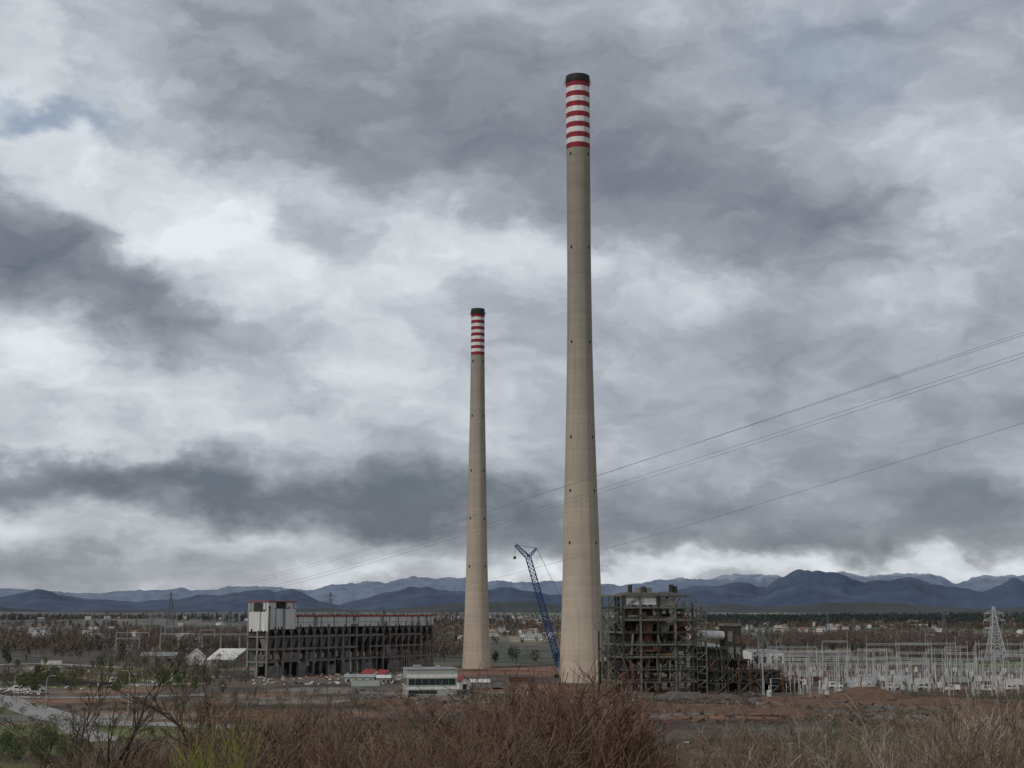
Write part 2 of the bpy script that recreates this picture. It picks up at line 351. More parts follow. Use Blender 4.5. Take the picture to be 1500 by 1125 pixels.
def chimney(D,pxb,prof,capy,stripes,holes,door=True):
    e=empty('chimney',(Xat(pxb,D,0),D,0))
    pts=[]
    for py,hw in prof:
        z=Zat(py,D);dep=D*cp+(z-H)*sp;pts.append((z,hw*dep/F))
    pts.sort()
    zs=np.array([p[0] for p in pts]);rs=np.array([p[1] for p in pts])
    R=lambda z: float(np.interp(z,zs,rs))
    z1=Zat(stripes[1],D);z2=Zat(stripes[0],D);zt=Zat(capy,D)
    mb=MB();n=60
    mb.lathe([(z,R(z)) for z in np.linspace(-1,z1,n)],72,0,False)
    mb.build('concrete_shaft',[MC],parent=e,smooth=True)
    mb=MB();ns=13;zz=np.linspace(z1,z2,ns+1)
    for k in range(ns): mb.lathe([(zz[k],R(zz[k])+.02),(zz[k+1],R(zz[k+1])+.02)],72,k%2,False)
    mb.build('warning_stripes',[MR,MW],parent=e,smooth=True)
    mb=MB();rt=R(zt)
    mb.lathe([(z2,rt+.02),(z2+.01,rt+.2),(zt-1.5,rt+.2),(zt-1.49,rt+.1),(zt,rt+.1),(zt,rt-.6),(zt-4,rt-.6)],72,0)
    mb.build('soot_cap',[MK],parent=e)
    mb=MB()
    z=z2+.2;rr=rt+.75;k=48
    for q in range(k):
        a=2*math.pi*q/k;b=2*math.pi*(q+1)/k
        for hh,ww in((0,.12),(1.1,.05)):
            mb.beam((rr*math.cos(a),rr*math.sin(a),z+hh),(rr*math.cos(b),rr*math.sin(b),z+hh),ww,0)
        mb.beam((rr*math.cos(a),rr*math.sin(a),z),(rr*math.cos(a),rr*math.sin(a),z+1.1),.04,0)
    mb.build('top_gallery',[MK],parent=e)
    mb=MB()
    for py in holes:
        z=Zat(py,D);r=R(z)
        for a in (-132,-38,52,142):
            t=math.radians(a)
            c=Vector((math.cos(t),math.sin(t),0));s_=Vector((-math.sin(t),math.cos(t),0))
            mb.obox(c,s_,r-.3,r+.06,-.45,.45,z-.7,z+.7)
    mb.build('shaft_windows',[MD],parent=e)
    t=math.radians(-62);c=Vector((math.cos(t),math.sin(t),0))
    mb=MB();s_=Vector((-math.sin(t),math.cos(t),0))
    zl=np.linspace(4,z2,40)
    for a,b in zip(zl[:-1],zl[1:]):
        for o in(-.3,.3):
            mb.beam(c*(R(a)+.25)+s_*o+Vector((0,0,a)),c*(R(b)+.25)+s_*o+Vector((0,0,b)),.05,0)
    for z in np.arange(4,z2,1.5):
        mb.beam(c*(R(z)+.25)-s_*.3+Vector((0,0,z)),c*(R(z)+.25)+s_*.3+Vector((0,0,z)),.05,0)
    mb.build('access_ladder',[MG],parent=e)
    if door:
        mb=MB();t=math.radians(-34);c=Vector((math.cos(t),math.sin(t),0));s_=Vector((-math.sin(t),math.cos(t),0))
        r=R(5)
        mb.obox(c,s_,r-3,r+.75,-3.2,3.2,-.2,9.4,0)
        for o in(-3.7,3.22): mb.obox(c,s_,r-3,r+.9,o,o+.48,-.2,9.9,1)
        mb.obox(c,s_,r-3,r+.9,-3.19,3.19,9.42,9.9,1)
        mb.build('flue_opening',[MD,MC],parent=e)
    return e
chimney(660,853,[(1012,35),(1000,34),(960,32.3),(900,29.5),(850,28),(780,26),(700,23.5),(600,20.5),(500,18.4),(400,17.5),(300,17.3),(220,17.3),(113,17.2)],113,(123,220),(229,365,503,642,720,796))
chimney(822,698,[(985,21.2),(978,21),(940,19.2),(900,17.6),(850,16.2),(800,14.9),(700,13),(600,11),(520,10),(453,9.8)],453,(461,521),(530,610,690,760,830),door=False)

# ================= COAL BUNKER BUILDING (left ruin) =================
CG=mat('ruin_concrete',(.25,.235,.21),(.11,.10,.095),.25,.95,bump=.3)
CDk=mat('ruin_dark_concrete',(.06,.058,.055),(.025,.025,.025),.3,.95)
CLAD=mat('white_cladding',(.68,.68,.66),(.42,.42,.40),.6,.7,stretch=(1,1,.1))
CLG=mat('grey_cladding',(.30,.31,.30),(.16,.16,.16),.6,.7,stretch=(1,1,.1))
RF=mat('red_roof_edge',(.36,.07,.05),(.22,.05,.04),.8)
RUST=mat('rusty_steel',(.17,.085,.05),(.08,.05,.035),.5)
DST=mat('dark_steel',(.06,.057,.05),(.028,.028,.025),.5,.7)
GST=mat('green_grey_steel',(.19,.195,.155),(.09,.095,.075),.5,.7)
ax,ay=Xat(391,700),700; bx,by=Xat(634,820),820
rotb=math.atan2(by-ay,bx-ax);Lb=math.hypot(bx-ax,by-ay);dpt=13
eb=empty('coal_bunker_building',(ax,ay,0),rotb)
fr=MB();cl=MB();ho=MB();R_=random.Random(5)
nx=24;dxx=Lb/nx
zc1=Zat(919,700);zr=29.6;levels=(7.5,13.5,19.5,24.6)
for k in range(nx+1):
    xx=k*dxx
    for yy in(.4,dpt/2,dpt-.4):
        fr.beam((xx,yy,-.2),(xx,yy,zc1+1),.95 if k%2==0 else .7,0)
gap=(11*dxx+.8,13*dxx-.8)
for z in levels:
    for yy in(.4,dpt-.4):
        for k in range(nx):
            if yy>1 or R_.random()<.88: fr.beam((k*dxx,yy,z),((k+1)*dxx,yy,z+R_.uniform(-.12,.12)),.8,0,h=R_.uniform(.7,1.2))
    for k in range(nx+1): fr.beam((k*dxx,.4,z),(k*dxx,dpt-.4,z),.6,0,h=.8)
    for k in range(nx):
        if R_.random()<.75: fr.box(k*dxx+.5,(k+1)*dxx-.5,.9,dpt-.9,z-.15,z+.15,1)
for k in range(nx):
    x0=k*dxx+.5;x1=(k+1)*dxx-.5
    if k in(11,12): 
        continue
    ho.hopper(x0,x1,.9,dpt/2-.4,10.5 if k<11 else 15,19.0,.3,0)
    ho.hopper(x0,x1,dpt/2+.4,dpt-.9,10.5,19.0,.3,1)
    if k<12 or R_.random()<.5: ho.box(x0,x1,dpt*.45,dpt*.5,.2,R_.uniform(4,10),1)
    if R_.random()<.8: ho.box(x0,x1,1.6,dpt-1.2,20,24,1)
    ho.beam((x0,.35,21.5),(x0+1.6,.35,24),.5,0);ho.beam((x1,.35,21.5),(x1-1.6,.35,24),.5,0)
    if R_.random()<.35: fr.box(x0,x1,.15,.45,levels[0]+.6,levels[1]-.6-R_.random()*2,0)
    if R_.random()<.3: fr.box(x0,x1,.15,.45,0,levels[0]-.6-R_.random()*3,0)
    for _ in range(5):
        ho.beam((x0+R_.random()*4,.0,R_.uniform(0,18)),(x0+R_.random()*5,.1,R_.uniform(2,20)),R_.uniform(.08,.22),R_.choice((0,1,2)))
xs=20.0;step=1.15;xx=xs
while xx<Lb-.3:
    u=R_.random()
    zlo=zc1+ (0 if u<.7 else R_.uniform(.4,2.6));mi=0 if R_.random()<.7 else 1
    if not(gap[0]<xx<gap[0]+4): cl.box(xx,xx+step-.06,-.25,-.05,zlo,zr-.5,mi)
    xx+=step
cl.box(xs,Lb,-.02,dpt,zr-.9,zr-.45,1)
cl.box(xs-.2,Lb+.4,-.5,dpt+.4,zr-.4,zr+.35,2)
cl.box(xs,Lb,-.32,-.26,zc1+2.2,zc1+2.4,1)
cl.box(Lb+.02,Lb+.2,0,dpt*.6,16,zr-.5,1)
for k in range(14):
    a=xs+R_.random()*(Lb-xs-3);cl.beam((a,3,zr+.3),(a,3,zr+.3+R_.uniform(.6,1.6)),.3,1)
ztt=Zat(881,700)
def wall(x0,x1,y0,y1,axis,zl,zt,p):
    a=x0 if axis=='x' else y0;b=x1 if axis=='x' else y1
    t=a
    while t<b-.05:
        e2=min(t+1.1,b);mi=0 if R_.random()<p else 1
        z0=zl+R_.choice((0,0,0,.4,1.2))
        if axis=='x': cl.box(t,e2-.05,y0,y1,z0,zt,mi)
        else: cl.box(x0,x1,t,e2-.05,z0,zt,mi)
        t=e2
wall(0,20,-.4,-.2,'x',Zat(922,700),ztt-3.5,.8)
wall(-.5,-.3,-.2,dpt,'y',Zat(922,700)-1,ztt-5,.85)
wall(0,5,-.4,-.2,'x',ztt-3.5,ztt-.3,.9)
wall(12,20,-.4,-.2,'x',ztt-3.5,ztt-.3,.7)
wall(-.5,-.3,-.2,dpt*.25,'y',ztt-5,ztt-.3,.8);wall(-.5,-.3,dpt*.7,dpt,'y',ztt-5,ztt-.3,.8)
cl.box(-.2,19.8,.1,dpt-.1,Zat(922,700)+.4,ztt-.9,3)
cl.box(-.9,20.4,-.8,dpt+.4,ztt-.28,ztt+.25,2)
cl.box(20.02,20.2,-.2,dpt,zr+.4,ztt-.3,0)
for xx in(0,6.6,13.3,20): 
    for yy in(.4,dpt-.4): fr.beam((xx,yy,zc1+1.1),(xx,yy,ztt-.4),.6,0)
fr.build('concrete_frame',[CG,CDk],parent=eb);ho.build('coal_hoppers',[CG,CDk,RUST],parent=eb);cl.build('roof_cladding',[CLAD,CLG,RF,CDk],parent=eb)

# ================= BOILER HOUSE RUIN =================
D=556;er=empty('boiler_house_ruin',(Xat(914,D),D,0),math.radians(14))
Wd=28.5;Dp=27;fr=MB();bx_=MB();du=MB();R_=random.Random(12)
htop=Zat(872,D);nxc,nyc=5,4;lv=np.linspace(0,htop,9)
cx=[Wd*k/(nxc-1) for k in range(nxc)];cy=[Dp*k/(nyc-1) for k in range(nyc)]
for a in cx:
    for b in cy:
        t=htop if not(a==cx[-1]) else htop-3
        fr.beam((a,b,-.2),(a,b,t),.75,R_.choice((0,0,1)))
for z in lv[1:]:
    for b in cy: fr.beam((0,b,z),(Wd,b,z),.45,R_.choice((0,1)),h=.8)
    for a in cx: fr.beam((a,0,z),(a,Dp,z),.45,R_.choice((0,1)),h=.8)
    for a in range(nxc-1):
        for b in range(nyc-1):
            if R_.random()<.45: bx_.box(cx[a]+.4,cx[a+1]-.4,cy[b]+.4,cy[b+1]-.4,z-.12,z+.12,1)
    if R_.random()<.7:
        fr.beam((-1.2,-1.2,z),(Wd+1.2,-1.2,z),.2,1);fr.beam((-1.2,-1.2,z+1.1),(Wd+1.2,-1.2,z+1.1),.1,1)
        for q in range(20): fr.beam((-1.2+q*1.6,-1.2,z),(-1.2+q*1.6,-1.2,z+1.1),.08,1)
for k in range(8):
    for a in range(nxc-1):
        for yy in(0,Dp):
            if R_.random()<.42:
                if R_.random()<.5: fr.beam((cx[a],yy,lv[k]),(cx[a+1],yy,lv[k+1]),.3,1)
                if R_.random()<.6: fr.beam((cx[a+1],yy,lv[k]),(cx[a],yy,lv[k+1]),.3,1)
    for b in range(nyc-1):
        for xx in(0,Wd):
            if R_.random()<.5: fr.beam((xx,cy[b],lv[k]),(xx,cy[b+1],lv[k+1]),.3,1)
            if R_.random()<.5: fr.beam((xx,cy[b+1],lv[k]),(xx,cy[b],lv[k+1]),.3,1)
for a in(Wd+2,Wd+6):
    for b in(1,6): fr.beam((a,b,0),(a,b,htop-2),.35,1)
for k in range(15):
    z=k*2.6
    if z+2.6>htop-2:break
    fr.beam((Wd+2,1,z),(Wd+6,1,z+2.6) if k%2 else (Wd+6,1,z+.0),.3,1);fr.beam((Wd+2,1,z),(Wd+6,6,z+2.6),.25,1)
    fr.beam((Wd+2,1,z),(Wd+6,1,z),.2,1);fr.beam((Wd+6,1,z),(Wd+6,6,z),.2,1)
bx_.box(cx[1]+.8,cx[2]-.6,4,Dp-5,12,htop-5,4);bx_.box(cx[2]+.6,cx[3]-.6,5,Dp-5,8,htop-9,0)
bx_.box(cx[3]+.6,cx[4]-1,6,Dp-3,18,htop-7,4);bx_.box(cx[0]+.8,cx[1]-.8,7,Dp-4,5,htop-12,0)
bx_.hopper(cx[2]+.8,cx[3]-.8,1.2,4.5,22,29,.35,2);bx_.hopper(cx[1]+.8,cx[2]-.8,1.2,3.6,20,30,.35,4)
bx_.box(0.5,cx[3],.6,10,htop+.5,htop+1.0,2);bx_.box(1.5,cx[2],.5,.8,htop-3.6,htop+.4,3)
bx_.box(cx[2]+1,cx[3]-.5,.5,.9,htop-4,htop-1.2,2);bx_.box(8,13,3,9,htop+1,htop+3,2)
for a,b,h in((4,3,3.2),(9.5,3,2.6),(21,3,3.4),(22.8,3.5,2.8)):
    du.tube((a,b,htop+.9),(a,b,htop+.9+h),.9,1,12)
for k in range(14):
    a=R_.uniform(1,Wd-1);z=R_.uniform(4,htop-3);du.tube((a,-.3,z),(a+R_.uniform(-1,1),-.3,z-R_.uniform(3,9)),R_.uniform(.2,.5),R_.choice((0,1,2)),8)
for k in range(7):
    a=R_.uniform(1,Wd-9);z=R_.uniform(6,htop-6);du.tube((a,.8,z),(a+R_.uniform(4,9),.8,z),R_.uniform(.25,.6),R_.choice((0,2)),10)
for k in range(260):
    a=R_.uniform(-1,Wd+3);b=R_.uniform(-2,Dp);z=R_.uniform(0,htop-2)
    fr.beam((a,b,z),(a+R_.uniform(-4,4),b+R_.uniform(-2,2),z+R_.uniform(-4,2)),R_.uniform(.1,.28),R_.choice((0,2,1,2)))
for k in range(66):
    a=R_.uniform(0,Wd-3);b=R_.uniform(-.5,8);z=R_.uniform(1,htop-5);w=R_.uniform(1,3.4)
    bx_.box(a,a+w,b,b+.15,z,z+R_.uniform(.8,3.2),R_.choice((0,4,1,2,4,4)))
fr.lattice((-9,6,Zat(905,D)-4),(0,4,Zat(905,D)+1),3,6,.25,1)
fr.beam((-8,6,0),(-8,6,Zat(905,D)-5),.6,0);fr.beam((-8,6,18),(0,5,8),.35,0)
fr.lattice((-6,2,14),(0,2,21),2,5,.2,0)
for k in range(9):
    a=Wd+6+k*4.6
    hh=[20,19,17,14,12,12,9,8,6][k]
    for b in(2,10,18):
        fr.beam((a,b,0),(a,b,hh+R_.uniform(-1,1)),.5,R_.choice((0,2)))
    for z in np.arange(4,hh,4.5):
        fr.beam((a,2,z),(a+4.6,2,z+R_.uniform(-.5,.5)),.4,0,h=.7);fr.beam((a,2,z),(a,18,z),.4,0)
        fr.beam((a,10,z),(a+4.6,10,z),.4,0)
        if R_.random()<.6: fr.beam((a,2,z-4),(a+4.6,2,z),.25,1)
        if R_.random()<.85: bx_.box(a+.3,a+4.3,3,16,z-3.5,z-.5,R_.choice((0,4,1)))
    for _ in range(12): fr.beam((a+R_.uniform(-2,4),R_.uniform(0,10),R_.uniform(0,hh)),(a+R_.uniform(-3,6),R_.uniform(0,10),R_.uniform(0,hh)),.2,R_.choice((0,1,2)))
du.tube((Wd+4,8,Zat(930,D)),(Wd+16,8,Zat(930,D)-.5),1.7,3,16)
du.tube((Wd+4,8,Zat(945,D)),(Wd+14,8,Zat(950,D)),1.2,3,16)
du.tube((Wd+4,4,8),(Wd+4,4,15),2.3,1,16);du.hopper(Wd+1.5,Wd+6,1.5,6,4,8,.3,1)
zt=Zat(914,D)
tx0=Wd+16.5;tx1=tx0+6.4
bx_.box(tx0,tx1,6,13,zt-9,zt-1,0);bx_.box(tx0-.3,tx1+.3,5.7,13.3,zt-.98,zt,2);bx_.box(tx0+.6,tx0+2.6,5.8,5.96,zt-7,zt-3,2);bx_.box(tx0+3.6,tx1-.6,5.8,5.96,zt-8,zt-4.5,4)
for a in(tx0,tx1):
    for b in(6,13): fr.beam((a,b,0),(a,b,zt-9),.6,0)
fr.beam((tx0,6,2),(tx1,6,zt-9.5),.3,0);fr.beam((tx1,6,2),(tx0,6,zt-9.5),.3,0)
fr.build('steel_frame',[DST,GST,RUST],parent=er);bx_.build('boiler_casings_and_floors',[DST,CDk,CG,CLAD,RUST],parent=er);du.build('ducts_and_stacks',[RUST,DST,GST,CLAD],parent=er)

# ================= CRANE =================
Dc=705
BLU=mat('crane_blue',(.02,.05,.19),(.015,.035,.12),1,.5)
ec=empty('crawler_crane')
def W_(px,py,D=Dc,dy=0): 
    z=Zat(py,D);return Vector((Xat(px,D,z),D+dy,z))
base=W_(822,985);base.z=2.5
mb=MB();head=W_(774,817)
mb.lattice(base,head,2.9,26,.5,0,2.5);mb.lattice(head,W_(755,798),2.2,5,.42,0,1.2)
mb.lattice(head,W_(786,803),1.6,4,.34,0,.6)
mb.beam(head+Vector((0,0,1)),W_(770,808),.6,0);mb.beam(W_(786,803),W_(755,798),.2,1)
mb.build('lattice_boom',[BLU,DST],parent=ec)
mb=MB()
back=Vector((base.x+9,Dc,9));mast=Vector((base.x+7,Dc,24))
mb.lattice((base.x+2,Dc,3),mast,1.6,8,.25,0)
for dy in(-.8,.8): mb.beam(mast+Vector((0,dy,0)),W_(786,803,Dc)+Vector((0,dy,0)),.12,1)
mb.beam(mast,back,.15,1);mb.beam(W_(754.5,799),W_(754,815),.12,1)
mb.box(W_(754,815).x-.7,W_(754,815).x+.7,Dc-.4,Dc+.4,Zat(819,Dc),Zat(815,Dc),1)
mb.build('mast_and_ropes',[BLU,DST],parent=ec)
mb=MB();b0=base.x
mb.box(b0-1,b0+9,Dc-2,Dc+2,2.2,5.2,0);mb.box(b0-2.6,b0-1.04,Dc-3.4,Dc-2.05,2.4,4.8,2);mb.box(b0+9.02,b0+11,Dc-2.6,Dc+2.6,2,5.6,1)
for s_ in(-3,3):
    mb.box(b0-3,b0+8,Dc+s_-.7,Dc+s_+.7,.25,1.5,1)
    for xx in(b0-3,b0+8): mb.tube((xx,Dc+s_-.7,.87),(xx,Dc+s_+.7,.87),.64,1,14)
mb.box(b0,b0+5,Dc-2.28,Dc+2.28,1.0,2.1,1)
mb.build('crawler_body',[BLU,DST,CLG],parent=ec)

# ================= SMALL BUILDINGS =================
GRN=mat('pale_green_panel',(.46,.50,.45),(.36,.40,.36),.4,.7)
GLS=mat('dark_glass',(.03,.04,.045),(.02,.025,.03),.5,.2)
ROOFG=mat('grey_roof',(.34,.35,.35),(.22,.22,.22),.3,.8)
WHT=mat('white_wall',(.66,.65,.62),(.5,.49,.46),.4)
BLK=mat('office_wall',(.34,.37,.33),(.26,.29,.26),.4)
x0,D=G(596,1019);x1=Xat(670,D);w=x1-x0;h=9.6;dep=15
eo=empty('office_building',(x0,D,0),math.radians(10))
m=MB();m.box(0,w,0,dep,-.1,h,0);m.build('walls',[BLK],parent=eo)
m=MB();m.box(-.3,w+.3,-.3,dep+.3,h+.004,h+.5,0);m.box(3,6,5,8,h+.5,h+1.6,0);m.box(12,13.5,6,8,h+.5,h+1.3,0)
m.box(-.12,w+.12,-.14,-.004,6.6,7.9,1);m.box(-.12,w+.12,-.14,-.004,2.2,3.2,1);m.build('roof_and_fascia',[ROOFG,WHT],parent=eo)
m=MB();m.box(.6,w-.6,-.06,.02,3.9,6.2,0);m.box(.6,w*.6,-.06,.02,.6,1.9,0);m.box(-.06,.02,1,dep-1,3.9,6.2,0)
m.build('windows',[GLS],parent=eo)
m=MB()
for k in range(8): a=.6+k*(w-1.2)/7;m.box(a-.06,a+.06,-.10,-.062,3.9,6.2,0)
m.build('mullions',[CLG],parent=eo)
def shed(name,px0,px1,pyb,h,depth,rot,wall,roof,rh=1.8,doors=2,side=False):
    x0,D=G(px0,pyb);x1=Xat(px1,D);w=x1-x0;z0=hzf(x0,D)-.3
    e=empty(name,(x0,D,z0),rot);m=MB()
    m.box(0,w,0,depth,0,h,0)
    o=.35
    if side:
        m.face([(0,0,h),(0,depth,h),(0,depth/2,h+rh)],0);m.face([(w,0,h),(w,depth,h),(w,depth/2,h+rh)],0)
        rf=[[(-o,-o,h-.1),(w+o,-o,h-.1),(w+o,depth/2,h+rh+.1),(-o,depth/2,h+rh+.1)],[(-o,depth+o,h-.1),(w+o,depth+o,h-.1),(w+o,depth/2,h+rh+.1),(-o,depth/2,h+rh+.1)]]
    else:
        m.face([(0,0,h),(w,0,h),(w/2,0,h+rh)],0);m.face([(w,depth,h),(0,depth,h),(w/2,depth,h+rh)],0)
        rf=[[(-o,-o,h-.1),(w/2,-o,h+rh+.12),(w/2,depth+o,h+rh+.12),(-o,depth+o,h-.1)],[(w+o,-o,h-.1),(w/2,-o,h+rh+.12),(w/2,depth+o,h+rh+.12),(w+o,depth+o,h-.1)]]
    m.build('walls',[wall],parent=e)
    m=MB()
    for f in rf: m.face(f,0);m.face([(a,b,c+.14) for a,b,c in f],0)
    m.build('roof',[roof],parent=e)
    if doors:
        m=MB()
        for k in range(doors):
            a=w*(k+.3)/doors;m.box(a,a+w/doors*.4,-.05,.02,.1,h*.7,0)
        m.build('doors',[GLS],parent=e)
    return e
REDP=mat('red_panel',(.28,.05,.045),(.16,.035,.035),.5)
for k,(a,b,c) in enumerate(((543,560,998),(562,580,999),(673,690,1010))): shed('workshop_shed',a,b,c,3.4,12,math.radians(28),CLG if k%2 else CLAD,REDP,1.9,1)
for a,b,c in((552,572,1001),(690,718,1008)): shed('workshop_shed',a,b,c,2.6,9,math.radians(6),CLG,CLAD,1.0,3,True)
shed('workshop_shed',884,922,985,7,24,0.1,WHT,CLG,2,3,True)
shed('white_warehouse',272,300,974,4,40,.2,WHT,WHT,5,0);shed('white_warehouse',302,344,976,4,40,-.2,CLG,WHT,6,0,True);shed('white_warehouse',204,256,970,4,25,.15,CLG,ROOFG,2,3,True)
shed('warehouse',1104,1150,972,7,30,.15,WHT,CLG,1.6,4,True);shed('warehouse',1060,1100,990,5,15,.1,CLG,ROOFG,1.4,3,True);shed('white_warehouse',505,548,1000,2.6,10,.1,GRN,ROOFG,1,4,True)
TILE=mat('roof_tile',(.26,.13,.085),(.18,.10,.07),.5)
R_=random.Random(31)
for k in range(170):
    px=R_.choice((R_.uniform(20,380),R_.gauss(735,45),R_.gauss(735,45),R_.uniform(1000,1500),R_.uniform(1000,1500),R_.gauss(1230,90)))
    Dv=R_.uniform(1600,4600);w=R_.uniform(9,18);d=R_.uniform(8,12);h=R_.uniform(4,7)
    if R_.random()<.14: w*=2.2
    X0=Xat(px,Dv);z=hzf(X0,Dv)-.5
    m=MB();m.box(0,w,0,d,0,h,0);rh=2.2
    m.face([(-.4,-.4,h),(w+.4,-.4,h),(w+.4,d/2,h+rh),(-.4,d/2,h+rh)],1);m.face([(-.4,d+.4,h),(w+.4,d+.4,h),(w+.4,d/2,h+rh),(-.4,d/2,h+rh)],1)
    m.face([(0,0,h),(0,d,h),(0,d/2,h+rh)],0);m.face([(w,0,h),(w,d,h),(w,d/2,h+rh)],0)
    for q in range(int(w/3)):
        m.box(q*3+1,q*3+2.1,-.06,.02,h*.4,h*.7,2)
    m.build('village_house',[WHT if R_.random()<.8 else CG,TILE if R_.random()<.5 else ROOFG,GLS],(X0,Dv,z),R_.uniform(-.6,.6))

# ================= PYLONS & WIRES =================
def pylon(x,y,h,w,arms,c=.28,name='transmission_tower',z0=None,mt=None):
    m=MB();z0=hzf(x,y) if z0 is None else z0
    n=9;R=[]
    for k in range(n+1):
        t=k/n;ww=w*(1-t)**1.3*.5+.55;z=h*t
        R.append([Vector((sx*ww,sy*ww,z)) for sx,sy in((-1,-1),(1,-1),(1,1),(-1,1))])
    for k in range(n):
        for q in range(4):
            p=(q+1)%4
            m.beam(R[k][q],R[k+1][q],c);m.beam(R[k][q],R[k+1][p],c*.6);m.beam(R[k][p],R[k+1][q],c*.6);m.beam(R[k+1][q],R[k+1][p],c*.5)
    for za,la in arms:
        for s_ in(-1,1):
            m.beam((s_*.6,-.6,za),(s_*la,0,za),c*.7);m.beam((s_*.6,.6,za),(s_*la,0,za),c*.7);m.beam((s_*.6,0,za+2.2),(s_*la,0,za),c*.7)
            m.beam((s_*la,0,za),(s_*la,0,za-2.6),.2)
            for t in(.35,.65): m.beam((s_*la*t,0,za),(s_*la*t,0,za+2.2*(1-t)),c*.4)
    return m.build(name,[mt or MS],(x,y,z0-.3))
PYG=mat('tower_grey_steel',(.16,.17,.18),(.11,.115,.12))
Dl=1500;xl=Xat(250,Dl,40);zl=hzf(xl,Dl)
pylon(xl,Dl,Zat(867,Dl)-zl,11,((Zat(880,Dl)-zl,9),(Zat(872,Dl)-zl,7),(Zat(888,Dl)-zl,8)),.4,mt=PYG)
D2=1300;x2=Xat(484,D2,40);z2=hzf(x2,D2);pylon(x2,D2,Zat(867,D2)-z2,9,((Zat(880,D2)-z2,6),(Zat(873,D2)-z2,5)),.36,mt=PYG)
D3=930;x3=Xat(1457,D3,20);pylon(x3,D3,Zat(888,D3)-hzf(x3,D3),11,((Zat(898,D3),6),(Zat(908,D3),7)),.5,mt=MS)
for px,D_,py in((1384,1300,892),(335,1250,893),(1252,1500,905),(1114,900,915),(890,1400,900),(155,1600,893),(1213,1700,900)):
    xx=Xat(px,D_,10);pylon(xx,D_,Zat(py,D_)-hzf(xx,D_),5,((Zat(py,D_)-hzf(xx,D_)-5,5),),.24,mt=PYG)
DN=165;xn=Xat(1640,DN,60);hN=Zat(430,DN)
pylon(xn,DN,hN-hzf(xn,DN),10,((Zat(447,DN)-hzf(xn,DN),6),(Zat(482,DN)-hzf(xn,DN),7),(Zat(588,DN)-hzf(xn,DN),8)),.25)
WM=mat('wire',(.20,.21,.22),(.16,.17,.18),1,.5)
def wire(p,q,sag,r=.024):
    cu=bpy.data.curves.new('power_line','CURVE');cu.dimensions='3D';cu.bevel_depth=r;cu.bevel_resolution=0
    sp_=cu.splines.new('POLY');n=90;sp_.points.add(n)
    for k in range(n+1):
        t=(k/n)**1.5;v=Vector(p).lerp(Vector(q),t);v.z-=4*sag*t*(1-t);sp_.points[k].co=(*v,1);sp_.points[k].radius=1+min(1,t*2)
    cu.materials.append(WM);o=bpy.data.objects.new('power_line',cu);S.collection.objects.link(o);return o
for dx,(py1),(tx,ty,Dt),sg in((-6,447,(241,877,Dl),7),(-5.4,449.5,(244,872,Dl),6.6),(-7,482,(259,882,Dl),7),(-6.2,485,(262,886,Dl),7),(-8,588,(478,880,D2),9)):
    wire((xn+dx+6-1.5,DN,Zat(py1,DN)),(Xat(tx,Dt,40),Dt,Zat(ty,Dt)),sg)

# ================= SUBSTATIONS =================
def substation(px0,px1,pyf,pyb,rows,hmin,hmax,seed,dens=1.0):
    R_=random.Random(seed);m=MB()
    for k in range(rows):
        py=pyf+(pyb-pyf)*k/max(1,rows-1)
        x0,D_=G(px0,py);x1,_=G(px1,py);x=x0+R_.uniform(0,8)
        while x<x1:
            span=R_.uniform(10,17);h=R_.uniform(hmin,hmax);nb=R_.choice((1,1,2,3))
            yy=D_+R_.uniform(-5,5)
            for b in range(nb+1):
                xx=x+b*span
                m.beam((xx-.5,yy-1,0),(xx,yy,h),.24);m.beam((xx+.5,yy+1,0),(xx,yy,h),.24)
                if R_.random()<.6: m.beam((xx,yy,h),(xx,yy,h+R_.uniform(2,6)),.14)
            m.lattice((x,yy,h),(x+nb*span,yy,h),.8,nb*6,.12)
            for q in range(nb*3):
                xx=x+(q+.5)*span/3;m.tube((xx,yy,h-2.2),(xx,yy,h-.5),.16,1,6)
            x+=nb*span+R_.uniform(3,16)/dens
        for q in range(int((x1-x0)/4*dens)):
            xx=R_.uniform(x0,x1);yy=D_+R_.uniform(-16,16);h=R_.uniform(3,6.5)
            m.beam((xx,yy,0),(xx,yy,h*.55),.26);m.tube((xx,yy,h*.55),(xx,yy,h),.2,R_.choice((0,1,2)),6)
            if R_.random()<.25: m.box(xx-.8,xx+.8,yy-.8,yy+.8,0,2.2,R_.choice((0,2)))
            if R_.random()<.3: m.beam((xx,yy,h),(xx+R_.uniform(3,6),yy,h),.1)
    return m.build('electrical_substation',[MS,RUST,CLAD])
substation(1112,1600,1018,984,7,9,16,3,1.7)
substation(168,300,962,948,2,12,20,8,.7)

# ================= ROADS =================
ASP=mat('road_surface',(.30,.295,.28),(.22,.21,.20),.15,.9)
def road(name,pts,w,m=ASP,z=.06):
    P=[Vector((*G(*p),0)) for p in pts];C=[]
    for k in range(len(P)-1):
        p0=P[max(k-1,0)];p1=P[k];p2=P[k+1];p3=P[min(k+2,len(P)-1)]
        for q in range(10):
            t=q/10;C.append(.5*((2*p1)+(p2-p0)*t+(2*p0-5*p1+4*p2-p3)*t*t+(3*p1-p0-3*p2+p3)*t**3))
    C.append(P[-1]);mb=MB();Ls=[]
    for k,c in enumerate(C):
        d=(C[min(k+1,len(C)-1)]-C[max(k-1,0)]).normalized();n=Vector((-d.y,d.x,0))
        ww=w*(1+.12*math.sin(k*1.7)) if 'path' in name else w
        l=c+n*ww/2;r_=c-n*ww/2
        Ls.append(((l.x,l.y,hzf(l.x,l.y)+z),(r_.x,r_.y,hzf(r_.x,r_.y)+z)))
    for a,b in zip(Ls[:-1],Ls[1:]): mb.face([a[0],a[1],b[1],b[0]])
    return mb.build(name,[m])
